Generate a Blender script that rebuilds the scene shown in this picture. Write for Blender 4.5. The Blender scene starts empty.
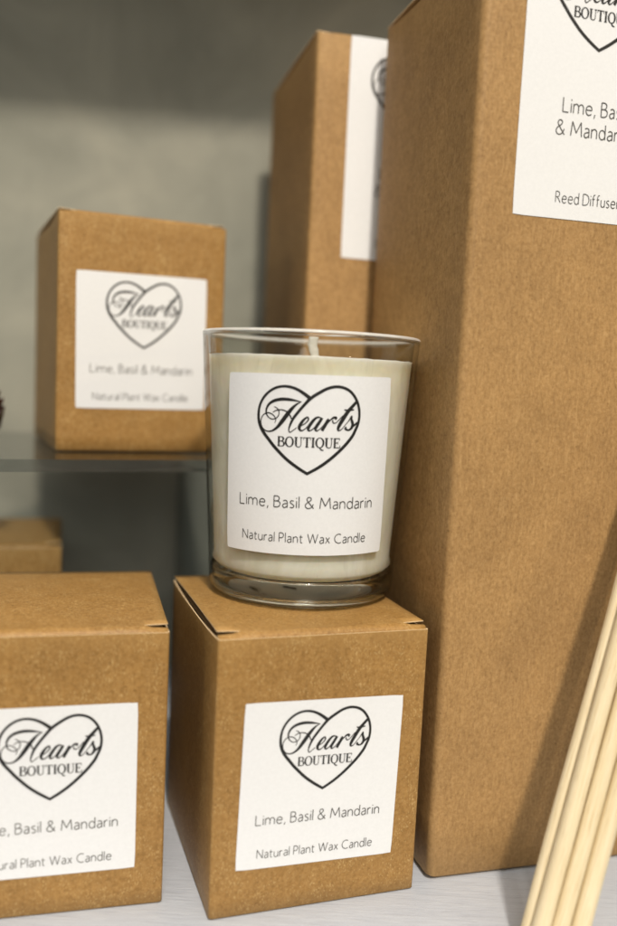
import bpy, bmesh, math, random
from math import sin, cos, pi, radians, asin
from mathutils import Vector, Matrix, noise
random.seed(7)
scn = bpy.context.scene
COL = scn.collection

# ------------------------------------------------------------------ helpers
def link(name, bm, mats, parent=None, smooth=True, recalc=True):
    me = bpy.data.meshes.new(name)
    if recalc:
        bmesh.ops.recalc_face_normals(bm, faces=bm.faces)
    for f in bm.faces:
        f.smooth = smooth
    bm.to_mesh(me); bm.free()
    for m in (mats if isinstance(mats, (list, tuple)) else [mats]):
        me.materials.append(m)
    o = bpy.data.objects.new(name, me); COL.objects.link(o)
    if parent is not None:
        o.parent = parent
    return o

def thing(name, label, cat, loc=(0, 0, 0), rz=0.0, group=None):
    o = bpy.data.objects.new(name, None); COL.objects.link(o)
    o.empty_display_size = .02
    o.location = loc; o.rotation_euler = (0, 0, rz)
    o['label'] = label; o['category'] = cat
    if group: o['group'] = group
    return o

def box_bm(bm, x0, x1, y0, y1, z0, z1, mat=0):
    vs = [bm.verts.new(p) for p in ((x0,y0,z0),(x1,y0,z0),(x1,y1,z0),(x0,y1,z0),(x0,y0,z1),(x1,y0,z1),(x1,y1,z1),(x0,y1,z1))]
    fs = []
    for q in ((3,2,1,0),(4,5,6,7),(0,1,5,4),(1,2,6,5),(2,3,7,6),(3,0,4,7)):
        f = bm.faces.new([vs[i] for i in q]); f.material_index = mat; fs.append(f)
    return fs

def lathe(bm, prof, n=96, mat=0, closed=False):
    rings = []
    for r, z in prof:
        if r < 1e-7:
            rings.append([bm.verts.new((0, 0, z))])
        else:
            rings.append([bm.verts.new((r*cos(2*pi*k/n), r*sin(2*pi*k/n), z)) for k in range(n)])
    pairs = list(zip(rings, rings[1:]))
    if closed: pairs.append((rings[-1], rings[0]))
    for a, b in pairs:
        for k in range(n):
            k2 = (k+1) % n
            if len(a) == 1 and len(b) == 1: continue
            if len(a) == 1: f = bm.faces.new((a[0], b[k2], b[k]))
            elif len(b) == 1: f = bm.faces.new((a[k], a[k2], b[0]))
            else: f = bm.faces.new((a[k], a[k2], b[k2], b[k]))
            f.material_index = mat

# ------------------------------------------------------------------ materials
def new_mat(name):
    m = bpy.data.materials.new(name); m.use_nodes = True
    nt = m.node_tree; nt.nodes.clear()
    out = nt.nodes.new('ShaderNodeOutputMaterial')
    return m, nt, out
def N(nt, t, **kw):
    n = nt.nodes.new(t)
    for k, v in kw.items():
        if k in n.inputs: n.inputs[k].default_value = v
        else: setattr(n, k, v)
    return n
def ramp(nt, fac, stops):
    r = N(nt, 'ShaderNodeValToRGB')
    e = r.color_ramp.elements
    while len(e) > 1: e.remove(e[-1])
    e[0].position = stops[0][0]; e[0].color = (*stops[0][1], 1) if len(stops[0][1]) == 3 else stops[0][1]
    for p, c in stops[1:]:
        k = e.new(p); k.color = (*c, 1)
    nt.links.new(fac, r.inputs['Fac'])
    return r.outputs['Color']
def mixc(nt, fac, a, b, mode='MIX'):
    n = N(nt, 'ShaderNodeMix', data_type='RGBA', blend_type=mode)
    for s, v in ((0, fac), (6, a), (7, b)):
        if hasattr(v, 'is_linked'): nt.links.new(v, n.inputs[s])
        else: n.inputs[s].default_value = (*v, 1) if isinstance(v, tuple) and len(v) == 3 else v
    return n.outputs[2]
def coords(nt, scale=(1, 1, 1), rot=(0, 0, 0), seed=0.0):
    tc = N(nt, 'ShaderNodeTexCoord'); oi = N(nt, 'ShaderNodeObjectInfo')
    ad = N(nt, 'ShaderNodeVectorMath', operation='ADD')
    sc = N(nt, 'ShaderNodeVectorMath', operation='SCALE'); sc.inputs[3].default_value = 3.7
    cb = N(nt, 'ShaderNodeCombineXYZ')
    for i in range(3): nt.links.new(oi.outputs['Random'], cb.inputs[i])
    nt.links.new(cb.outputs[0], sc.inputs[0])
    nt.links.new(tc.outputs['Object'], ad.inputs[0]); nt.links.new(sc.outputs[0], ad.inputs[1])
    mp = N(nt, 'ShaderNodeMapping'); mp.inputs['Scale'].default_value = scale; mp.inputs['Rotation'].default_value = rot
    nt.links.new(ad.outputs[0], mp.inputs['Vector'])
    return mp.outputs[0]
def noise_(nt, vec, scale, detail=4, rough=.55, dist=0.0):
    n = N(nt, 'ShaderNodeTexNoise', Scale=scale, Detail=detail, Roughness=rough, Distortion=dist)
    nt.links.new(vec, n.inputs['Vector'])
    return n.outputs['Fac']
def principled(nt, out, **kw):
    p = N(nt, 'ShaderNodeBsdfPrincipled')
    for k, v in kw.items():
        if hasattr(v, 'is_linked'): nt.links.new(v, p.inputs[k])
        else: p.inputs[k].default_value = v
    nt.links.new(p.outputs[0], out.inputs['Surface'])
    return p
def bump(nt, p, h, strength=.2, dist=.0003):
    b = N(nt, 'ShaderNodeBump', Strength=strength, Distance=dist)
    nt.links.new(h, b.inputs['Height']); nt.links.new(b.outputs[0], p.inputs['Normal'])

def kraft(name, base, dark, lite, flecks=0.0, streak=(1, 1, 1), rough=.62, fine=420):
    m, nt, out = new_mat(name)
    v = coords(nt)
    big = noise_(nt, v, 32, 5, .62, .5)
    mid = noise_(nt, v, fine, 5, .65, .4)
    vs = coords(nt, streak)
    fib = noise_(nt, vs, 900, 3, .6)
    c = ramp(nt, mid, [(.28, dark), (.5, base), (.74, lite)])
    c = mixc(nt, .5, c, ramp(nt, big, [(.3, (.64, .62, .60)), (.7, (1, 1, 1))]), 'MULTIPLY')
    c = mixc(nt, .45, c, ramp(nt, fib, [(.32, (.62, .60, .56)), (.6, (1, 1, 1))]), 'MULTIPLY')
    lf = noise_(nt, coords(nt, (1, 1, .28), (.5, .75, .2)), 560, 3, .7, .3)
    c = mixc(nt, .24, c, ramp(nt, lf, [(.36, (.60, .56, .50)), (.52, (1, 1, 1)), (.70, (1.0, 1.0, 1.0))]), 'MULTIPLY')
    lf2 = noise_(nt, coords(nt, (1, 1, .16), (-.4, -.6, .9)), 560, 2, .6, .3)
    c = mixc(nt, ramp(nt, lf2, [(.60, (0, 0, 0)), (.72, (.35,)*3)]), c, lite)
    # darker stray fibres
    vo = N(nt, 'ShaderNodeTexVoronoi', Scale=230.0, feature='F1'); nt.links.new(coords(nt, (1, .35, 1), (.3, .5, .8)), vo.inputs['Vector'])
    sp = ramp(nt, vo.outputs['Distance'], [(.06, (.42, .36, .28)), (.12, (1, 1, 1))])
    c = mixc(nt, .35, c, sp, 'MULTIPLY')
    ge = N(nt, 'ShaderNodeNewGeometry')
    c = mixc(nt, ramp(nt, ge.outputs['Pointiness'], [(.52, (0, 0, 0)), (.60, (.45,)*3)]), c, lite)
    h = N(nt, 'ShaderNodeMath', operation='ADD'); nt.links.new(mid, h.inputs[0]); nt.links.new(fib, h.inputs[1])
    if flecks:
        # fine pale flecks pressed in the card, denser in clouds
        f1 = noise_(nt, coords(nt, (1, 1, .6), (.2, .1, .4)), 1700, 2, .5)
        cl = noise_(nt, coords(nt, (1, 1, 1), (1, 2, 3)), 130, 3)
        ad = N(nt, 'ShaderNodeMath', operation='MULTIPLY_ADD'); ad.inputs[1].default_value = .45; nt.links.new(cl, ad.inputs[0]); nt.links.new(f1, ad.inputs[2])
        fl = ramp(nt, ad.outputs[0], [(.81, (0, 0, 0)), (.95, (flecks,)*3)])
        c = mixc(nt, fl, c, (.66, .48, .22))
    p = principled(nt, out, **{'Base Color': c, 'Roughness': rough, 'Specular IOR Level': .35})
    bump(nt, p, h.outputs[0], .28, .00025)
    return m

M = {}
M['kraft_gold'] = kraft('kraft_gold', (.395, .222, .068), (.31, .166, .045), (.455, .275, .098), flecks=.42, rough=.5, fine=620)
M['kraft_plain'] = kraft('kraft_plain', (.435, .260, .102), (.345, .198, .072), (.53, .335, .145), streak=(1, .35, .4), fine=760)
def simple_card(name, col):
    m, nt, out = new_mat(name)
    n = noise_(nt, coords(nt), 700, 4)
    c = mixc(nt, .5, col, ramp(nt, n, [(.3, (.6, .58, .55)), (.7, (1, 1, 1))]), 'MULTIPLY')
    principled(nt, out, **{'Base Color': c, 'Roughness': .8})
    return m
M['raw_edge'] = simple_card('raw_edge', (.74, .56, .34))
M['card_inside'] = simple_card('card_inside', (.28, .17, .075))

def paper():
    m, nt, out = new_mat('label_paper')
    n = noise_(nt, coords(nt), 900, 3)
    c = ramp(nt, n, [(.3, (.765, .79, .825)), (.7, (.80, .825, .86))])
    r = ramp(nt, noise_(nt, coords(nt), 60, 2), [(.3, (.38,)*3), (.7, (.5,)*3)])
    p = principled(nt, out, **{'Base Color': c, 'Specular IOR Level': .4, 'Roughness': r})
    bump(nt, p, n, .05, .0001)
    return m
M['paper'] = paper()
def base_paper():
    m, nt, out = new_mat('base_paper')
    v = noise_(nt, coords(nt, (1, 2.2, 1)), 95, 2)
    c = ramp(nt, v, [(.30, (.05, .05, .05)), (.34, (.70, .70, .66)), (.7, (.84, .84, .80))])
    principled(nt, out, **{'Base Color': c, 'Roughness': .6})
    return m
M['base_paper'] = base_paper()
def ink(name, v):
    m, nt, out = new_mat(name)
    n = noise_(nt, coords(nt), 1500, 2)
    c = ramp(nt, n, [(.3, (v*.8, v*.8, v*.8)), (.7, (v*1.3, v*1.28, v*1.25))])
    principled(nt, out, **{'Base Color': c, 'Roughness': .5})
    return m
M['ink'] = ink('black_ink', .012)
M['ink_grey'] = ink('grey_ink', .085)

def shelf_paint():
    m, nt, out = new_mat('painted_wood')
    v = coords(nt, (1.2, 14, 14), (0, 0, .1))
    g = noise_(nt, v, 60, 6, .65, .6)
    g2 = noise_(nt, coords(nt), 30, 3)
    c = ramp(nt, g, [(.25, (.42, .455, .53)), (.45, (.50, .54, .615)), (.7, (.55, .59, .66))])
    c = mixc(nt, .5, c, ramp(nt, g2, [(.3, (.84, .84, .85)), (.7, (1, 1, 1))]), 'MULTIPLY')
    p = principled(nt, out, **{'Base Color': c, 'Roughness': .5})
    bump(nt, p, g, .45, .0006)
    return m
M['shelf'] = shelf_paint()
def wall_paint():
    m, nt, out = new_mat('wall_paint')
    g = noise_(nt, coords(nt, (9, 1, .7)), 22, 4, .6)
    g2 = noise_(nt, coords(nt), 11, 5, .6, .8)
    c = ramp(nt, g2, [(.30, (.222, .228, .190)), (.5, (.292, .295, .246)), (.70, (.365, .360, .298))])
    c = mixc(nt, .5, c, ramp(nt, g, [(.3, (.95, .95, .94)), (.7, (1, 1, 1))]), 'MULTIPLY')
    p = principled(nt, out, **{'Base Color': c, 'Roughness': .6})
    bump(nt, p, g, .2, .0006)
    return m
M['wall'] = wall_paint()
def scuff():
    m, nt, out = new_mat('scuff_mark')
    n = noise_(nt, coords(nt), 200, 3)
    principled(nt, out, **{'Base Color': ramp(nt, n, [(.3, (.215, .21, .175)), (.7, (.295, .285, .235))]), 'Roughness': .8})
    return m
M['scuff'] = scuff()

def glass_solid():
    m, nt, out = new_mat('clear_glass')
    n = noise_(nt, coords(nt), 25, 2)
    g = N(nt, 'ShaderNodeBsdfGlass', IOR=1.5, Roughness=0.0); g.inputs['Color'].default_value = (.985, .99, .985, 1)
    nt.links.new(g.outputs[0], out.inputs['Surface'])
    return m
M['glass'] = glass_solid()
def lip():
    m, nt, out = new_mat('glass_lip_highlight')
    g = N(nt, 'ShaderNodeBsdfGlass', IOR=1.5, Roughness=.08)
    d = N(nt, 'ShaderNodeBsdfDiffuse'); nt.links.new(ramp(nt, noise_(nt, coords(nt), 160, 3), [(.3, (.75, .75, .74)), (.7, (.9, .9, .9))]), d.inputs[0])  # white diffuse share paints the bright highlight along the rim
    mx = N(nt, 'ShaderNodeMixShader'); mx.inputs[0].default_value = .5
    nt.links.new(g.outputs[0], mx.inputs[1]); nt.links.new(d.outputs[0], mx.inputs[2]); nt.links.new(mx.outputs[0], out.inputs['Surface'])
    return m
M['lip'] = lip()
def thin(name, tint, rough=.0, ior=1.5, blend=0.0, dcol=(.5, .5, .5), wave=.0, edge=None):
    m, nt, out = new_mat(name)
    t = N(nt, 'ShaderNodeBsdfTransparent'); t.inputs[0].default_value = (*tint, 1)
    g = N(nt, 'ShaderNodeBsdfGlossy', Roughness=rough)
    if wave:
        n = noise_(nt, coords(nt), 40, 2)
        b = N(nt, 'ShaderNodeBump', Strength=wave, Distance=.001); nt.links.new(n, b.inputs['Height']); nt.links.new(b.outputs[0], g.inputs['Normal'])
    lw_ = N(nt, 'ShaderNodeLayerWeight', Blend=.5)
    pw = N(nt, 'ShaderNodeMath', operation='POWER'); pw.inputs[1].default_value = 5.0; nt.links.new(lw_.outputs['Facing'], pw.inputs[0])
    if edge:            # longer path through the glass near the outline: darker, greyer
        p3 = N(nt, 'ShaderNodeMath', operation='POWER'); p3.inputs[1].default_value = 3.0; nt.links.new(lw_.outputs['Facing'], p3.inputs[0])
        nt.links.new(mixc(nt, p3.outputs[0], tint, edge), t.inputs[0])
    f0 = ((ior-1)/(ior+1))**2
    f = N(nt, 'ShaderNodeMath', operation='MULTIPLY_ADD'); f.inputs[1].default_value = 1-f0; f.inputs[2].default_value = f0; nt.links.new(pw.outputs[0], f.inputs[0])
    mx = N(nt, 'ShaderNodeMixShader'); nt.links.new(f.outputs[0], mx.inputs[0]); nt.links.new(t.outputs[0], mx.inputs[1]); nt.links.new(g.outputs[0], mx.inputs[2])
    s = mx.outputs[0]
    if blend:
        d = N(nt, 'ShaderNodeBsdfDiffuse'); nt.links.new(ramp(nt, noise_(nt, coords(nt, (2, 30, 30)), 30, 4), [(.3, tuple(c*.6 for c in dcol)), (.7, dcol)]), d.inputs[0])
        m2 = N(nt, 'ShaderNodeMixShader'); m2.inputs[0].default_value = blend
        nt.links.new(s, m2.inputs[1]); nt.links.new(d.outputs[0], m2.inputs[2]); s = m2.outputs[0]
    nt.links.new(s, out.inputs['Surface'])
    return m
M['glass_wall'] = thin('glass_wall', (.97, .98, .97), 0.0, 1.5, wave=.2, edge=(.60, .61, .57))
M['acrylic'] = thin('acrylic', (.78, .82, .845), .03, 1.49)
M['acrylic_edge'] = thin('acrylic_edge', (.75, .78, .78), .15, 1.49, .2, (.22, .22, .20))

def wax():
    m, nt, out = new_mat('plant_wax')
    n = noise_(nt, coords(nt, (1, 1, .45)), 75, 4, .6, .5)
    c = ramp(nt, n, [(.3, (.70, .665, .53)), (.47, (.785, .755, .63)), (.56, (.83, .80, .68)), (.75, (.86, .84, .74))])
    wet = noise_(nt, coords(nt, (1, 1, .3), (.4, .1, 0)), 42, 5, .65, 1.2)
    c = mixc(nt, ramp(nt, wet, [(.55, (0, 0, 0)), (.60, (.6,)*3)]), c, (.66, .63, .52))
    p = principled(nt, out, **{'Base Color': c, 'Roughness': .45, 'Subsurface Weight': .75, 'Subsurface Radius': (.017, .013, .008), 'Subsurface Scale': 1.0})
    bump(nt, p, noise_(nt, coords(nt), 350, 3), .12, .0003)
    return m
M['wax'] = wax()
M['wick'] = simple_card('cotton_wick', (.52, .51, .48))
def reed():
    m, nt, out = new_mat('pale_reed')
    v = coords(nt, (40, 40, 1))
    g = noise_(nt, v, 52, 6, .7, .3)
    b = noise_(nt, coords(nt, (1, 1, .4)), 40, 3)
    c = ramp(nt, g, [(.28, (.56, .43, .23)), (.43, (.77, .65, .42)), (.70, (.86, .77, .57))])
    c = mixc(nt, .5, c, ramp(nt, b, [(.3, (.82, .78, .7)), (.65, (1, 1, 1))]), 'MULTIPLY')
    vo = N(nt, 'ShaderNodeTexVoronoi', Scale=60.0); nt.links.new(coords(nt, (22, 22, 1)), vo.inputs['Vector'])
    c = mixc(nt, .45, c, ramp(nt, vo.outputs['Distance'], [(.09, (.45, .36, .24)), (.20, (1, 1, 1))]), 'MULTIPLY')
    p = principled(nt, out, **{'Base Color': c, 'Roughness': .6})
    bump(nt, p, g, .5, .0005)
    return m
M['reed'] = reed()
def redm():
    m, nt, out = new_mat('dark_red_lacquer')
    n = noise_(nt, coords(nt), 120, 3)
    principled(nt, out, **{'Base Color': ramp(nt, n, [(.35, (.014, .006, .005)), (.65, (.055, .013, .011))]), 'Roughness': .25, 'Coat Weight': .4})
    return m
M['red'] = redm()

# ------------------------------------------------------------------ lettering: strokes -> flat ribbons
def crom(pts, n=7):
    if len(pts) < 3: return pts
    out = []
    P = [pts[0]] + list(pts) + [pts[-1]]
    for i in range(1, len(P)-2):
        p0, p1, p2, p3 = P[i-1], P[i], P[i+1], P[i+2]
        for k in range(n):
            t = k/n
            out.append(tuple(.5*((2*b)+(-a+c)*t+(2*a-5*b+4*c-d)*t*t+(-a+3*b-3*c+d)*t**3) for a, b, c, d in zip(p0, p1, p2, p3)))
    out.append(tuple(pts[-1]))
    return out
def ribbon(pts):            # pts: (x, y, w) -> list of (left, right)
    res = []
    for i, p in enumerate(pts):
        a = pts[max(0, i-1)]; b = pts[min(len(pts)-1, i+1)]
        dx, dy = b[0]-a[0], b[1]-a[1]; L = math.hypot(dx, dy) or 1
        nx, ny = -dy/L, dx/L; w = p[2]/2
        res.append(((p[0]+nx*w, p[1]+ny*w), (p[0]-nx*w, p[1]-ny*w)))
    return res
def put(bm, ribs, fn):      # fn(u, v, layer) -> 3D point
    for li, r in enumerate(ribbon(s) for s in ribs):
        prev = None
        for a, b in r:
            va = bm.verts.new(fn(a[0], a[1], li)); vb = bm.verts.new(fn(b[0], b[1], li))
            if prev: bm.faces.new((prev[0], prev[1], vb, va))
            prev = (va, vb)

HEART = [
 # left lobe down to the tip and round the right lobe, running on into the second stem of the H
 [(575,172,40),(500,112,34),(430,70,30),(360,47,28),(290,43,26),(215,62,26),(145,108,26),(90,175,26),(55,255,26),(42,340,28),(45,420,30),(65,490,32),(95,550,33),(145,622,33),(202,700,33),(312,822,33),(422,914,33),(541,996,30)],
 [(528,996,30),(660,923,33),(788,831,33),(917,712,33),(1008,602,32),(1050,520,30),(1076,455,28),(1088,380,27),(1086,300,27),(1064,210,27),(1014,125,28),(944,72,29),(854,53,30),(764,70,31),(684,110,33),(614,152,34),(564,192,34),(500,262,31),(440,334,30),(396,395,28),(366,458,22),(351,508,14),(361,538,11),(392,520,9),(432,490,9)],
]
HEARTS = [
 [(490,213,5),(440,200,13),(370,186,25),(290,180,28),(210,195,26),(155,230,22),(126,280,18),(122,330,14),(140,370,10),(175,394,9),(215,389,9),(245,360,9),(253,315,9),(238,282,9),(205,260,6)],
 [(486,210,5),(432,240,18),(385,285,30),(335,348,38),(282,420,36),(235,480,26),(185,518,17),(138,528,12),(95,510,11),(69,465,10),(65,410,9),(86,355,9),(130,327,9),(176,338,9),(206,368,9),(218,402,8),(206,440,5)],
 [(190,322,6),(225,301,9),(275,294,10),(325,310,11),(360,345,12),(380,392,12)],
 [(455,478,8),(490,463,9),(530,437,11),(556,403,14),(549,378,15),(518,394,20),(482,438,28),(460,485,29),(472,518,18),(508,512,10),(552,470,8)],
 [(694,392,10),(665,378,14),(630,390,22),(590,435,28),(556,490,28),(560,522,16),(595,510,10),(640,462,9),(690,400,9)],
 [(700,385,24),(668,435,28),(630,495,28),(640,525,14),(675,505,8),(720,455,8),(752,405,12)],
 [(752,400,14),(764,412,22),(738,455,27),(696,524,28)],
 [(712,500,7),(750,452,8),(788,408,12),(820,385,20),(846,388,22),(838,408,10)],
 [(808,412,12),(815,442,12),(845,440,8),(880,405,8),(915,365,7)],
 [(1066,212,26),(1014,270,29),(964,330,34),(912,412,35),(870,488,29),(869,524,16),(900,515,8),(945,462,7),(985,415,8)],
 [(932,303,12),(975,309,15),(1032,303,10)],
 [(976,425,8),(998,388,13),(1010,374,13),(1006,408,22),(1018,460,27),(1004,503,23),(972,524,15),(943,508,22),(950,488,14)],
 [(1004,500,12),(1038,470,18),(1078,438,20)],
]
def flat_logo(strokes):
    out = []
    for s in strokes:
        q = []
        for x, y, w in crom(s, 6):
            u = (x-565)/10.283; v = -(y-520)/10.283
            u, v = u*cos(.046)-v*sin(.046), u*sin(.046)+v*cos(.046)      # undo the tilt of the picture
            k = max(-.98, min(.98, u/101.5))
            du = 1/math.sqrt(1-k*k)
            q.append((asin(k)*101.5, v, w/10.283*(1+(du-1)*.5)))
        out.append(q)
    W = 110.0
    return [[(x/W, y/W, w/W) for x, y, w in s] for s in out]              # heart about 1 wide, origin near the middle
def SERIF():
    k, t = .185, .075
    B = [[(.10,0,k),(.10,1,k)],[(0,1-t/2,t),(.34,1-t/2,t)],[(0,t/2,t),(.36,t/2,t)],[(.1,.53,t),(.36,.53,t)],
         [(.32,1-t/2,t),(.46,.93,.10),(.52,.77,k),(.46,.6,.10),(.32,.53,t)],[(.34,.53,t),(.52,.46,.10),(.60,.27,k),(.52,.08,.10),(.34,t/2,t)]]
    O = [[(.39+.33*cos(a), .5+.485*sin(a), t+(k-t)*cos(a)**2) for a in [2*pi*i/28 for i in range(29)]]]
    U = [[(.14,1,k),(.14,.32,k),(.18,.12,.12),(.30,.02,.07),(.42,.02,t),(.54,.09,t),(.6,.3,t),(.6,1,t)],[(0,1-t/2,t),(.29,1-t/2,t)],[(.48,1-t/2,t),(.73,1-t/2,t)]]
    T = [[(.33,0,k),(.33,1,k)],[(.01,1-t/2,t),(.65,1-t/2,t)],[(.02,1,t),(.02,.74,t*.6)],[(.64,1,t),(.64,.74,t*.6)],[(.19,t/2,t),(.47,t/2,t)]]
    I = [[(.15,0,k),(.15,1,k)],[(.01,1-t/2,t),(.29,1-t/2,t)],[(.01,t/2,t),(.29,t/2,t)]]
    Q = O + [[(.36,.05,.05),(.44,-.10,.11),(.58,-.22,.12),(.76,-.24,.05)]]
    E = [[(.11,0,k),(.11,1,k)],[(0,1-t/2,t),(.56,1-t/2,t)],[(0,t/2,t),(.58,t/2,t)],[(.1,.52,t),(.4,.52,t)],[(.4,.66,t*.7),(.4,.38,t*.7)],[(.555,1,t),(.555,.75,t*.6)],[(.585,0,t*.7),(.60,.27,t)]]
    out = []; x = 0
    for g, w in ((B,.62),(O,.78),(U,.73),(T,.66),(I,.30),(Q,.78),(U,.73),(E,.61)):
        for s in g:
            ss = crom(s, 6) if len(s) > 2 else s
            out.append([(x+p[0], p[1], p[2]) for p in ss])
        x += w+.075
    x -= .075
    return [[(p[0]/x, p[1]/x*1.0, p[2]/x) for p in s] for s in out], x
def arc(cx, cy, rx, ry, a0, a1, n=16):
    return [(cx+rx*cos(radians(a0+(a1-a0)*i/n)), cy+ry*sin(radians(a0+(a1-a0)*i/n))) for i in range(n+1)]
X = .64
def C_(*p): return [q[:2] for q in crom([(a, b, 0) for a, b in p], 6)]
G = {
 'L': (.46, [[(0,1),(0,0)],[(0,.0),(.46,0)]]),
 'i': (.0, [[(0,0),(0,X)],[(0,.83),(0,.92)]]),
 'l': (.0, [[(0,0),(0,1.04)]]),
 'm': (.80, [[(0,0),(0,X)],C_((0,.40),(.06,.56),(.2,.65),(.34,.58),(.4,.42),(.4,.2),(.4,0)),C_((.4,.40),(.46,.56),(.6,.65),(.74,.58),(.8,.42),(.8,.2),(.8,0))]),
 'n': (.42, [[(0,0),(0,X)],C_((0,.40),(.07,.56),(.22,.65),(.36,.58),(.42,.42),(.42,.2),(.42,0))]),
 'u': (.42, [C_((0,X),(0,.4),(0,.22),(.06,.06),(.2,-.01),(.35,.08),(.42,.24)),[(.42,X),(.42,0)]]),
 'r': (.26, [[(0,0),(0,X)],C_((0,.40),(.06,.55),(.16,.64),(.27,.62))]),
 'e': (.50, [[(.03,.35),(.49,.35)],C_((.49,.35),(.44,.56),(.26,.65),(.08,.55),(.01,.33),(.08,.09),(.27,-.01),(.47,.09))]),
 'a': (.38, [C_((.05,.58),(.19,.65),(.33,.60),(.38,.45),(.38,.2),(.38,0)),C_((.38,.37),(.2,.35),(.05,.27),(.01,.15),(.07,.02),(.18,-.01),(.31,.07),(.38,.17))]),
 's': (.33, [C_((.31,.60),(.19,.65),(.06,.59),(.04,.47),(.16,.36),(.29,.26),(.32,.12),(.2,0),(.02,.04))]),
 'd': (.47, [arc(.235,.32,.235,.33,0,360,24),[(.47,0),(.47,1.04)]]),
 't': (.27, [C_((.09,.86),(.09,.5),(.09,.2),(.13,.03),(.27,.02)),[(-.02,X),(.28,X)]]),
 'f': (.30, [C_((.09,0),(.09,.5),(.09,.82),(.16,1.0),(.31,1.02)),[(-.03,X),(.27,X)]]),
 'x': (.40, [[(0,0),(.39,X)],[(.02,X),(.40,0)]]),
 'B': (.50, [[(0,1),(0,0)],C_((0,1),(.14,1),(.28,.99),(.4,.9),(.42,.77),(.36,.62),(.22,.55),(0,.54)),C_((.2,.54),(.36,.52),(.48,.42),(.5,.27),(.44,.1),(.28,.01),(.12,0),(0,0))]),
 'M': (.86, [[(0,0),(.09,1)],[(.09,1),(.43,.22)],[(.43,.22),(.77,1)],[(.77,1),(.86,0)]]),
 'N': (.62, [[(0,0),(0,1)],[(0,1),(.62,0)],[(.62,0),(.62,1)]]),
 'P': (.42, [[(0,1),(0,0)],C_((0,1),(.14,1),(.28,.99),(.41,.88),(.43,.72),(.38,.56),(.24,.46),(.1,.45),(0,.45))]),
 'R': (.52, [[(0,1),(0,0)],C_((0,1),(.14,1),(.27,.99),(.39,.89),(.41,.74),(.36,.59),(.23,.51),(.1,.5),(0,.5)),[(.2,.5),(.54,0)]]),
 'D': (.68, [[(0,1),(0,0)],C_((0,1),(.2,1),(.4,.96),(.58,.82),(.68,.5),(.58,.18),(.4,.04),(.2,0),(0,0))]),
 'W': (1.0, [[(0,1),(.25,0)],[(.25,0),(.5,1)],[(.5,1),(.75,0)],[(.75,0),(1.0,1)]]),
 'C': (.68, [C_((.68,.93),(.5,1.0),(.3,.97),(.1,.8),(.01,.5),(.1,.2),(.3,.03),(.5,-.01),(.69,.08))]),
 '&': (.66, [C_((.66,0),(.45,.27),(.2,.62),(.12,.82),(.2,.97),(.33,1.0),(.44,.92),(.44,.78),(.32,.63),(.12,.48),(.01,.3),(.04,.11),(.2,-.01),(.38,.02),(.53,.16),(.63,.4))]),
 ',': (.06, [[(.06,.08),(0,-.18)]]),
}
def sans(text, w=.083):
    out = []; x = 0
    for ch in text:
        if ch == ' ': x += .30; continue
        gw, st = G[ch]
        for s in st:
            out.append([(x+a, b, w) for a, b in s])
        x += gw+.20
    return out, x-.20
LOGO_H = flat_logo(HEART); LOGO_S = flat_logo(HEARTS)
SER, SERW = SERIF()
def scaled(st, sx, sy, ox, oy):
    return [[(p[0]*sx+ox, p[1]*sy+oy, p[2]*(abs(sx)*.5+abs(sy)*.5)) for p in s] for s in st]
def textline(text, x0, x1, base, cap, w=.083):
    st, L = sans(text, w)
    return scaled(st, (x1-x0)/L, cap, x0, base)
def logo_parts(cx, cy, s, sy=None):
    """heart about s wide centred on cx; cy = height of the middle of the heart"""
    sy = sy or s
    h = scaled(LOGO_H, s, sy, cx, cy); t = [[(p[0], p[1], p[2]*1.16) for p in q] for q in scaled(LOGO_S, s, sy, cx, cy)]
    bw = .585*s
    b = scaled(SER, bw, bw/SERW*0 + .0965*sy*SERW, cx-.292*s, cy-.163*sy)
    # correct the stroke weight of the serif capitals
    b = [[(p[0], p[1], q[2]*.0965*(s+sy)/2*SERW) for p, q in zip(a, o)] for a, o in zip(b, SER)]
    return h, t+b

# ------------------------------------------------------------------ the setting
def sheet(name, x0, x1, y0, y1, z0, z1, mat, rz=0, loc=(0, 0, 0)):
    bm = bmesh.new(); box_bm(bm, x0, x1, y0, y1, z0, z1)
    bmesh.ops.bevel(bm, geom=list(bm.edges), offset=.0015, segments=2, affect='EDGES')
    o = link(name, bm, mat, smooth=False); o['kind'] = 'structure'
    o.location = loc; o.rotation_euler = (0, 0, rz)
    return o
WR = .03
sheet('shelf', -.75, .75, .17, .72, -.022, 0, M['shelf'])
sheet('wall', -.9, .9, 0, .02, -.20, .80, M['wall'], WR, (0, .548, 0))
wallo = bpy.data.objects['wall']
for pts in ([(-.022,.437),(-.023,.428),(-.0225,.4235),(-.019,.4235),(-.017,.4245)], [(-.012,.443),(-.0105,.4425)], [(-.20,.36),(-.196,.345)], [(-.045,.416),(-.043,.4135)]):
    bm = bmesh.new()
    put(bm, [crom([(x, z, .0016) for x, z in pts], 6)], lambda u, v, li: (u, -.00025, v))
    link('scuff_mark', bm, M['scuff'], wallo, recalc=False)
sheet('upper_shelf', -.75, .75, .400, .72, .472, .492, M['shelf'])

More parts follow.
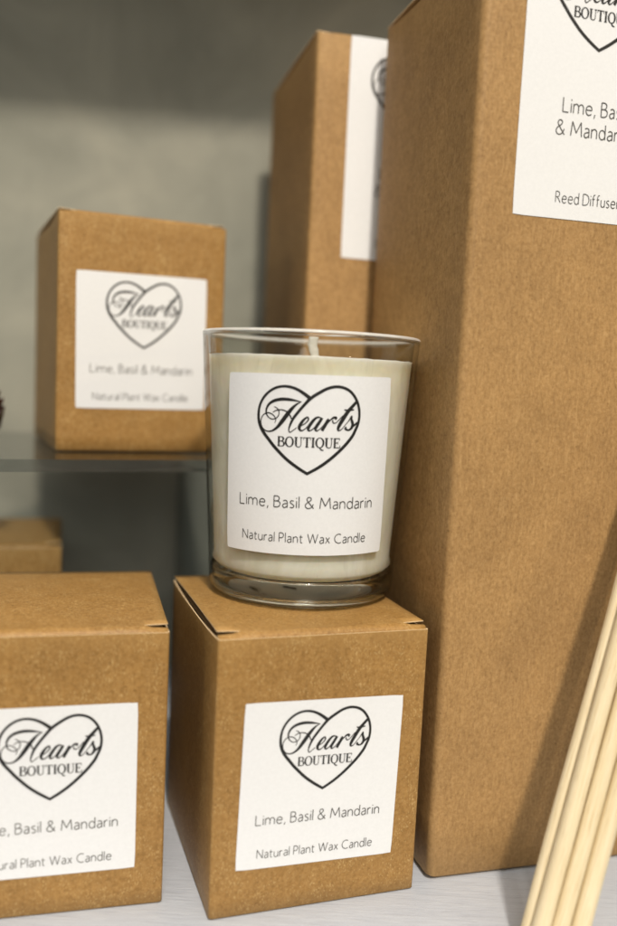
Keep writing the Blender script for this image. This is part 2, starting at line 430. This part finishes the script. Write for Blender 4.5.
# ------------------------------------------------------------------ cartons
def wob(x, z, k):
    return noise.noise(Vector((x*18+k*7.1, z*14-k*3.3, k*1.7)))
def carton(name, label, cat, corner, rz, w, d, h, mat, seed, zb=0.0, rad=.0012, group=None, labels=None, tall=False):
    """corner = front left foot of the box on its support"""
    cx = corner[0]+w/2*cos(rz)-d/2*sin(rz); cy = corner[1]+w/2*sin(rz)+d/2*cos(rz)
    root = thing(name, label, cat, (cx, cy, zb), rz, group)
    hx, hy = w/2, d/2
    amp = .00035
    # outline of the plan, anticlockwise from the front left
    ring = []
    cs = [(hx-rad, -hy+rad, -90), (hx-rad, hy-rad, 0), (-hx+rad, hy-rad, 90), (-hx+rad, -hy+rad, 180)]
    nseg = 12
    for i, (px, py, a0) in enumerate(cs):
        side = ('R', 'K', 'L', 'F')[i]
        for k in range(5):
            a = radians(a0+k*22.5); ring.append((px+rad*cos(a), py+rad*sin(a), 'c'))
        nx_, ny_, b0 = cs[(i+1) % 4]
        a = radians(a0+90); sx, sy = px+rad*cos(a), py+rad*sin(a)
        ex, ey = nx_+rad*cos(radians(b0)), ny_+rad*sin(radians(b0))
        for k in range(1, nseg):
            t = k/nseg; ring.append((sx+(ex-sx)*t, sy+(ey-sy)*t, side))
    def top(p):
        x, y, s = p
        if s == 'F': return h-.0016
        if s in 'RL':
            t = (y+hy)/d
            return h-.0016-.0016*sin(pi*min(1, max(0, t)))**.7
        if s == 'K': return h-.0006
        return h-.0016
    def off(x, y, z, s):
        e = min(1, z/.01)*min(1, (h-z)/.01)
        if s == 'F': ex = 1-(x/hx)**4; return (0, -amp*wob(x, z, seed)*e*ex)
        if s == 'K': return (0, 0)
        if s == 'R': ex = 1-(y/hy)**4; return (amp*2*wob(y, z, seed+3)*e*ex, 0)
        if s == 'L': ex = 1-(y/hy)**4; return (-amp*2*wob(y, z, seed+5)*e*ex, 0)
        return (0, 0)
    bm = bmesh.new()
    nz = 16
    rows = []
    ch = rad*.7
    foot = [bm.verts.new((x*(1-ch/hx), y*(1-ch/hy), .0001)) for x, y, s in ring]
    rows.append(foot)
    for j in range(nz+1):
        row = []
        for x, y, s in ring:
            z = ch+(top((x, y, s))-ch)*j/nz
            ox, oy = off(x, y, z, s)
            row.append(bm.verts.new((x+ox, y+oy, z)))
        rows.append(row)
    n = len(ring)
    for a, b in zip(rows, rows[1:]):
        for k in range(n):
            bm.faces.new((a[k], a[(k+1) % n], b[(k+1) % n], b[k]))
    bm.faces.new(list(reversed(foot)))
    th = .00055
    inset = [(x*(1-th/hx), y*(1-th/hy), s) for x, y, s in ring]
    r0 = [bm.verts.new(v.co) for v in rows[-1]]
    r1 = [bm.verts.new((x, y, top((rx, ry, s)))) for (x, y, s), (rx, ry, _) in zip(inset, ring)]
    r2 = [bm.verts.new((v.co.x, v.co.y, h-.02)) for v in r1]
    r1b = [bm.verts.new(v.co) for v in r1]
    for k in range(n):
        k2 = (k+1) % n
        f = bm.faces.new((r0[k], r0[k2], r1[k2], r1[k])); f.material_index = 1
        f = bm.faces.new((r1b[k], r1b[k2], r2[k2], r2[k])); f.material_index = 2
    link('box_body', bm, [mat, M['raw_edge'], M['card_inside']], root, recalc=False)
    # inner dust flaps
    bm = bmesh.new()
    for sgn in (-1, 1):
        vs = [bm.verts.new(p) for p in ((sgn*(hx-.0012), -hy+.004, h-.0034), (sgn*(hx-.0012), hy-.004, h-.0034), (sgn*.006, hy-.012, h-.0046), (sgn*.006, -hy+.012, h-.0046))]
        bm.faces.new(vs)
    link('dust_flap', bm, M['card_inside'], root, smooth=False)
    # lid: panel, rolled front fold and tuck
    bm = bmesh.new()
    lx = hx-.0004
    xs = [-lx+2*lx*i/28 for i in range(29)]
    slit = .0085
    fy, fz = .0042, .0024
    ys = [hy-.0002-(d-.0002-fy)*j/14 for j in range(15)]
    def lidz(x, y):
        t = (hy-y)/d; s = 1-(abs(x)/hx)**3
        return h+.0005*sin(pi*t)+.0007*sin(pi*t)*s+.0002*wob(x, y, seed+9)
    prev = None
    grid = []
    for y in ys:
        row = []
        for x in xs:
            # the corner ends of the panel curl up a little
            curl = .0004*max(0, (abs(x)-(hx-slit))/slit)*max(0, 1-(y+hy-fy)/.02) if abs(x) > hx-slit else 0
            row.append(bm.verts.new((x, y, lidz(x, y)+curl)))
        grid.append(row)
    for a, b in zip(grid, grid[1:]):
        for i in range(28):
            bm.faces.new((a[i], a[i+1], b[i+1], b[i]))
    fold = []
    for j in range(8):
        a = pi/2*j/7
        fold.append((-hy+.0008+(fy-.0008)*(1-sin(a)), -fz*(1-cos(a))))
    fold.append((-hy+.0009, -.006)); fold.append((-hy+.0012, -.013))
    frow = []
    for j, (y, dz) in enumerate(fold):
        row = []
        for i, x in enumerate(xs):
            c = max(0, (abs(x)-(hx-slit))/slit)
            sep = c > 0
            base = lidz(x, ys[-1])
            if j == 0 and not sep: row.append(grid[-1][i]); continue
            drop = (.0006+.0003*c)*min(1, c*3) if sep else 0
            row.append(bm.verts.new((x, y-(.0004*min(1, c*4) if sep else 0)*(1 if j < 3 else 0), base+dz-drop*(1 if j < 5 else .3))))
        frow.append(row)
    for a, b in zip(frow, frow[1:]):
        for i in range(28):
            bm.faces.new((a[i], a[i+1], b[i+1], b[i]))
    lid = link('lid', bm, [mat, M['raw_edge']], root, recalc=True)
    so = lid.modifiers.new('thickness', 'SOLIDIFY'); so.thickness = .0004; so.offset = -1; so.material_offset_rim = 1
    # labels
    for L in labels or ():
        lu, lv, lr, lw, lh = L['u']-hx, L['v'], L['r'], L['w'], L['h']
        def at(a, b, lift):
            x = lu+a*cos(lr)-b*sin(lr); z = lv+a*sin(lr)+b*cos(lr)
            oy = off(x, -hy, z, 'F')[1]
            return (x, -hy+oy-lift, z)
        bm = bmesh.new()
        nx = 14; ny = 14
        rc = .0005
        g = []
        for j in range(ny+1):
            row = []
            for i in range(nx+1):
                a = -lw/2+lw*i/nx; b = -lh/2+lh*j/ny
                row.append(bm.verts.new(at(a, b, .00022)))
            g.append(row)
        for a, b in zip(g, g[1:]):
            for i in range(nx): bm.faces.new((a[i], a[i+1], b[i+1], b[i]))
        # pull the corners in so they are slightly round
        for (i, j, sa, sb) in ((0,0,-1,-1),(nx,0,1,-1),(0,ny,-1,1),(nx,ny,1,1)):
            g[j][i].co = Vector(at(sa*(lw/2-rc*.35), sb*(lh/2-rc*.35), .00022))
        lo = link('label', bm, [M['paper'], M['paper']], root)
        fn = lambda a, b, li: at(a, b, .00032+li*.0000015)
        hs, ts = logo_parts(*L['logo'])
        bm = bmesh.new(); put(bm, hs, fn); link('heart_logo', bm, M['ink'], lo, recalc=False)
        bm = bmesh.new(); put(bm, ts, fn); link('logo_lettering', bm, M['ink'], lo, recalc=False)
        for tx in L['lines']:
            bm = bmesh.new(); put(bm, textline(*tx), fn); link('text_line', bm, M['ink_grey'], lo, recalc=False)
    return root

def candle_label(u, v, r, w=.0600, h=.0612):
    return dict(u=u, v=v, r=r, w=w, h=h, logo=(.0009, .0122, .0352),
                lines=[('Lime, Basil & Mandarin', -.0236, .0236, -.0143, .0038),
                       ('Natural Plant Wax Candle', -.0224, .0217, -.0267, .0032)])
KG, KP = M['kraft_gold'], M['kraft_plain']
carton('candle_box', 'gold-flecked brown card candle box directly under the glass candle', 'candle box',
       (-.0259, .2842), .3254, .0791, .0880, .1032, KG, 1, labels=[candle_label(.0396, .0475, -.0227)], group='candle boxes')
carton('candle_box', 'gold-flecked brown card candle box at front left, cut off by the picture edge', 'candle box',
       (-.1205, .2740), .2499, .0792, .0890, .1023, KG, 2, labels=[candle_label(.0390, .0454, .004)], group='candle boxes')
carton('candle_box', 'brown card candle box standing up on the clear acrylic riser', 'candle box',
       (-.1115, .3859), .4064, .0768, .0893, .1071, KG, 3, zb=.1536, labels=[candle_label(.0381, .0506, .0096)], group='candle boxes')
carton('candle_box', 'blurred brown card box on the shelf underneath the clear acrylic riser', 'candle box',
       (-.1178-.0795*cos(.276), .4215-.0795*sin(.276)), .276, .0795, .080, .1035, KG, 4, labels=[candle_label(.0396, .046, 0)], group='candle boxes')
def diffuser_label(u, v):
    return dict(u=u, v=v, r=0, w=.0600, h=.1005, logo=(.0003, .0265, .0392),
                lines=[('Lime, Basil', -.0128, .0132, -.0127, .0050), ('& Mandarin', -.0149, .0150, -.0206, .0050),
                       ('Reed Diffuser', -.0130, .0136, -.0445, .0039)])
carton('diffuser_box', 'largest tall plain brown card box, close behind the reed sticks on the right', 'diffuser box',
       (.0554, .3149), .2750, .0920, .0986, .3502, KP, 5, rad=.0030, labels=[diffuser_label(.0462, .3037)], group='tall diffuser boxes')
carton('diffuser_box', 'tall brown card box further back, its label half hidden by the bigger box', 'diffuser box',
       (-.0021, .4127), .2542, .0920, .0986, .3502, KP, 6, rad=.0022, labels=[diffuser_label(.0458, .2990)], group='tall diffuser boxes')

# ------------------------------------------------------------------ the glass candle
GX, GY, GZ = .0010, .3523, .1046
RB, RT, GH = .0375, .0437, .1040
WB, WT = .0112, .0955         # wax from .. to
cand = thing('candle', 'cream wax candle in a clear glass tumbler, standing on top of a brown box', 'candle', (GX, GY, GZ))
def RO(z): return RB+(RT-RB)*z/GH
bm = bmesh.new()
# heavy clear foot: skin, then the solid beads of glass round its lower edge and under the wax
rc = .0048
prof = [(RB-rc-.0006, .0002)]
for k in range(1, 9):
    a = -pi/2+pi/2*k/8; prof.append((RO(rc)-rc+rc*cos(a), rc+rc*sin(a)))
prof += [(RO(.008), .008), (RO(WB), WB)]
lathe(bm, prof, 128, 1)
def bead(cr, cz, rr, rz, n=14, rot=0):
    pr = []
    for k in range(n):
        a = -2*pi*k/n
        x, z = rr*cos(a), rz*sin(a)
        pr.append((cr+x*cos(rot)-z*sin(rot), cz+x*sin(rot)+z*cos(rot)))
    lathe(bm, pr, 128, 0, closed=True)
bead(RO(.003)-.0028, .0022, .0024, .0015, rot=.6)
bead(RO(.0064)-.0012, .0066, .0009, .0041, 20, rot=-.06)
foot = link('glass_foot', bm, [M['glass'], M['glass_wall']], cand)
bm = bmesh.new()
# thin tapering side, inner side of the rim, and the rounded lip
ti = .0021
lathe(bm, [(RO(WB)-.0001, WB), (RO(.03), .03), (RO(.06), .06), (RO(.085), .085), (RO(GH-.0012), GH-.0012)], 128, 1)
lathe(bm, [(RO(GH-.0012)-ti, GH-.0012), (RO(.1)-ti, .1), (RO(WT)-ti-.0002, WT-.0006)], 128, 1)
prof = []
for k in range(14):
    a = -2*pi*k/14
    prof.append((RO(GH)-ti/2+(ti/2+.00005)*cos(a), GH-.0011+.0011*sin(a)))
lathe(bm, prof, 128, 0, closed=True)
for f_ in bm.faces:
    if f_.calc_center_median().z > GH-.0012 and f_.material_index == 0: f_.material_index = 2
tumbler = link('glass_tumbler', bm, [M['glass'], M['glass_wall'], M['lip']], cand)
bm = bmesh.new()
g = .0024
prof = [(0, WB-.0024), (.018, WB-.0022), (RO(WB)-.0085, WB-.0017), (RO(WB)-.0052, WB-.0010), (RO(WB)-.0034, WB-.0001), (RO(WB)-.0026, WB+.0007), (RO(WB+.002)-.0016, WB+.0018), (RO(WB+.005)-g, WB+.005)]
for k in range(1, 13):
    z = WB+.005+(WT-.0012-WB-.005)*k/12; prof.append((RO(z)-g, z))
prof += [(RO(WT)-.0022, WT-.0008), (RO(WT)-.0034, WT-.0014), (.03, WT-.0018), (.015, WT-.0018), (.005, WT-.0012), (0, WT-.001)]
lathe(bm, prof, 128)
for v in bm.verts:
    r = math.hypot(v.co.x, v.co.y)
    if v.co.z > WT-.003 and r > .002: v.co.z += .00025*noise.noise(Vector((v.co.x*220, v.co.y*220, 3)))
link('wax', bm, M['wax'], cand)
bm = bmesh.new()               # flat braided cotton wick, waxed stiff
prev = None
rings = []
for j in range(13):
    z = WT-.004+.0118*j/12; bend = .0006*sin(j*.5)
    rings.append([bm.verts.new(((.0019+.00015*sin(j*2.1+k))*cos(2*pi*k/14)+.0012+bend, .0011*sin(2*pi*k/14), z+.0003*sin(k*2+j))) for k in range(14)])
for a, b in zip(rings, rings[1:]):
    for k in range(14): bm.faces.new((a[k], a[(k+1) % 14], b[(k+1) % 14], b[k]))
bm.faces.new(rings[-1]); bm.faces.new(list(reversed(rings[0])))
link('wick', bm, M['wick'], cand)
# pale round notice stuck under the foot, seen through the glass
bm = bmesh.new()
lathe(bm, [(0, .0014), (.012, .0013), (.020, .0010), (RB-.0075, .0006)], 64)
under = link('base_label', bm, M['base_paper'], cand)
# label wrapped on the outside of the glass
LZ0, LZ1 = .0216, .0880
AW = .0660
def gl(a, z, lift, tilt=.0):
    """a = arc length from the middle of the label, z above the foot"""
    r = RO(z)+lift
    th = a/RO(z)
    return (r*sin(th), -r*cos(th), z)
def gpt(a, b, lift):           # label coordinates with a slight tilt
    t = .010
    return gl(a*cos(t)-b*sin(t)+.0006, (LZ0+LZ1)/2+a*sin(t)+b*cos(t), lift)
bm = bmesh.new()
lw, lh = AW, LZ1-LZ0
gg = []
for j in range(13):
    row = []
    for i in range(49):
        a, b = -lw/2+lw*i/48, -lh/2+lh*j/12
        if i in (0, 48) and j in (0, 12): a *= .991; b *= .991
        row.append(bm.verts.new(gpt(a, b, .00022)))
    gg.append(row)
for a, b in zip(gg, gg[1:]):
    for i in range(48): bm.faces.new((a[i], a[i+1], b[i+1], b[i]))
glab = link('label', bm, M['paper'], cand)
fn = lambda a, b, li: gpt(a, b, .00034+li*.0000015)
hs, ts = logo_parts(.0002, .0132, .0388, .0378)
bm = bmesh.new(); put(bm, hs, fn); link('heart_logo', bm, M['ink'], glab, recalc=False)
bm = bmesh.new(); put(bm, ts, fn); link('logo_lettering', bm, M['ink'], glab, recalc=False)
for tx in (('Lime, Basil & Mandarin', -.0262, .0262, -.0154, .0041), ('Natural Plant Wax Candle', -.0246, .0240, -.0284, .0034)):
    bm = bmesh.new(); put(bm, textline(*tx), fn); link('text_line', bm, M['ink_grey'], glab, recalc=False)

# ------------------------------------------------------------------ clear riser
RR = .41
ris = thing('acrylic_riser', 'clear acrylic riser shelf carrying the small brown box, at left behind', 'riser', (-.0420, .3787, 0), RR)
def slab(name, x0, x1, y0, y1, z0, z1, big):
    bm = bmesh.new()
    fs = box_bm(bm, x0, x1, y0, y1, z0, z1)
    for i, f in enumerate(fs):
        f.material_index = 0 if i in big else 1
    link(name, bm, [M['acrylic'], M['acrylic_edge']], ris, smooth=False)
slab('top_panel', -.30, .032, 0, .150, .1482, .1534, (0, 1))
slab('leg', .0268, .0319, .001, .149, .0002, .1480, (3, 5))
slab('leg', -.2999, -.2948, .001, .149, .0002, .1480, (3, 5))

# ------------------------------------------------------------------ dark red cone
cone = thing('pine_cone', 'dark red glossy cone lying at the left end of the clear riser', 'ornament', (-.1560, .4040, .1536), .5)
bm = bmesh.new()
prof = [(0, .0), (.005, .001), (.0095, .005), (.0118, .011), (.0105, .018), (.006, .024), (0, .0265)]
lathe(bm, prof, 24)
core = link('core', bm, M['red'], cone)
bm = bmesh.new()
for j in range(7):
    z = .002+.0215*j/6; rr = .0122*sin(pi*(.13+.77*(z/.0265)))**.8
    nsc = 9 if rr > .008 else 6
    for k in range(nsc):
        a = 2*pi*(k+.5*(j % 2))/nsc
        o = Vector((rr*cos(a), rr*sin(a), z)); t = Vector((-sin(a), cos(a), 0)); n_ = Vector((cos(a), sin(a), 0)); up = Vector((0, 0, 1))
        s = .0036
        p = [o-t*s*.9-up*s*.4, o+t*s*.9-up*s*.4, o+t*s*.7+up*s+n_*.0012, o+up*s*1.5+n_*.0022, o-t*s*.7+up*s+n_*.0012]
        top_ = [bm.verts.new(q+n_*.0006) for q in p]; bot = [bm.verts.new(q-n_*.0008) for q in p]
        bm.faces.new(top_); bm.faces.new(list(reversed(bot)))
        for i in range(5): bm.faces.new((bot[i], bot[(i+1) % 5], top_[(i+1) % 5], top_[i]))
link('scales', bm, M['red'], cone, smooth=False)

# ------------------------------------------------------------------ reed sticks
def reed_stick(label, base, tip, r, seed):
    b, t = Vector(base), Vector(tip)
    dirv = (t-b); L = dirv.length
    o = bpy.data.objects.new('reed_stick', None)
    bm = bmesh.new()
    rings = []
    n = 20; m = 40
    for j in range(m+1):
        z = L*j/m
        wx = .0005*noise.noise(Vector((z*14, seed*3.1, 0))); wy = .0005*noise.noise(Vector((z*14, seed*3.1, 9)))
        ring = []
        for k in range(n):
            a = 2*pi*k/n
            rr = r*(1+.035*noise.noise(Vector((cos(a)*1.6+seed*5, sin(a)*1.6, z*6)))+.03*noise.noise(Vector((cos(a)*5, sin(a)*5, seed*2+z*2))))
            ring.append(bm.verts.new((rr*cos(a)+wx, rr*sin(a)+wy, z)))
        rings.append(ring)
    for a, c in zip(rings, rings[1:]):
        for k in range(n): bm.faces.new((a[k], a[(k+1) % n], c[(k+1) % n], c[k]))
    bm.faces.new(rings[-1]); bm.faces.new(list(reversed(rings[0])))
    rnd = random.Random(seed)
    ob = link('reed_stick', bm, M['reed'])
    bpy.data.objects.remove(o)
    ob.location = b; ob.rotation_mode = 'QUATERNION'; ob.rotation_quaternion = dirv.to_track_quat('Z', 'Y')
    ob['label'] = label; ob['category'] = 'reed stick'; ob['group'] = 'bunch of reed sticks at the right'
    return ob
RD = Vector((.2661, .2309, .9359)).normalized()
REEDS = [
 ('pale reed stick, leftmost of the bunch and mostly hidden behind the next one', (.0826, .2752, .0008), .0029, (-.001, 0, 0)),
 ('pale reed stick, second from the left in the bunch', (.0838, .2698, .0008), .0030, (0, 0, 0)),
 ('pale reed stick, second from the right in the bunch', (.0904, .2699, .0008), .0030, (.001, 0, 0)),
 ('pale reed stick, rightmost and thickest of the bunch', (.0973, .2700, .0008), .0033, (.001, 0, 0)),
]
for i, (lab, b, r, dv) in enumerate(REEDS):
    b = Vector(b)
    reed_stick(lab, b, b+(RD+Vector(dv)*4).normalized()*.25, r, i+1)

# ------------------------------------------------------------------ camera
f_px = 862.739
cam = bpy.data.cameras.new('camera'); co = bpy.data.objects.new('camera', cam); COL.objects.link(co)
cam.sensor_fit = 'VERTICAL'; cam.sensor_height = 36; cam.lens = f_px*36/926
pitch, roll = .1078, .0460
cam.shift_x = 5.70/926; cam.shift_y = 8.96/926
right = Vector((1, 0, 0)); fwd = Vector((0, cos(pitch), -sin(pitch))); up = Vector((0, sin(pitch), cos(pitch)))
# picture turned clockwise by roll
r2 = right*cos(roll)+up*sin(roll); u2 = -right*sin(roll)+up*cos(roll)
mw = Matrix((( r2.x, u2.x, -fwd.x, 0), (r2.y, u2.y, -fwd.y, 0), (r2.z, u2.z, -fwd.z, .19109), (0, 0, 0, 1)))
co.matrix_world = mw
cam.clip_start = .01; cam.clip_end = 50
cam.dof.use_dof = True; cam.dof.focus_distance = .327; cam.dof.aperture_fstop = 3.4
scn.camera = co

# ------------------------------------------------------------------ light
w = bpy.data.worlds.new('World'); scn.world = w; w.use_nodes = True
bg = w.node_tree.nodes['Background']; bg.inputs[1].default_value = 1.0
wn = w.node_tree; wtc = N(wn, 'ShaderNodeTexCoord'); wsx = N(wn, 'ShaderNodeSeparateXYZ'); wn.links.new(wtc.outputs['Generated'], wsx.inputs[0])
wmr = N(wn, 'ShaderNodeMapRange'); wmr.inputs[1].default_value = -1; wn.links.new(wsx.outputs[2], wmr.inputs[0])
wn.links.new(ramp(wn, wmr.outputs[0], [(.3, (.03, .03, .033)), (.58, (.055, .056, .06)), (.8, (.46, .44, .40)), (1.0, (.85, .82, .74))]), bg.inputs[0])
def area(name, loc, target, size, power, col, shape='DISK'):
    l = bpy.data.lights.new(name, 'AREA'); l.shape = shape; l.size = size; l.energy = power; l.color = col
    o = bpy.data.objects.new(name, l); COL.objects.link(o)
    o.location = loc; o.rotation_euler = (Vector(target)-Vector(loc)).to_track_quat('-Z', 'Y').to_euler()
    return o
ld = Vector((.20, -1, 1.10)).normalized()
tg = Vector((.05, .36, .12))
area('ceiling_spot', tg+ld*3.0, tg, .22, 73, (1, .885, .735))
area('overhead_fill', (.12, -.42, 1.30), (.05, .35, .1), .5, 5, (1, .94, .86))  # added soft fill from above, no visible fitting behind it
l2 = Vector((.12, -1, .45)).normalized()
area('front_fill', tg+l2*2.6, tg, 1.1, 12, (1, .92, .80))  # added broad front fill, lifts the dark wall band and the glass foot

area('glint_fill_left', (-.75, -.25, .42), (0, .35, .1), .045, .55, (1, .90, .70))  # added small light for glints in the glass foot and fill from the left
area('glint_fill_right', (.85, -.30, .40), (0, .35, .1), .045, .50, (1, .82, .42))  # added small yellow light for warm glints in the glass foot

# ------------------------------------------------------------------ render settings
scn.render.engine = 'CYCLES'
scn.view_settings.view_transform = 'Standard'; scn.view_settings.look = 'None'; scn.view_settings.exposure = 0
cy = scn.cycles
cy.use_denoising = True
cy.max_bounces = 14; cy.transmission_bounces = 12; cy.transparent_max_bounces = 16; cy.glossy_bounces = 6
cy.caustics_refractive = True; cy.caustics_reflective = False; cy.blur_glossy = .3
cy.sample_clamp_indirect = 25
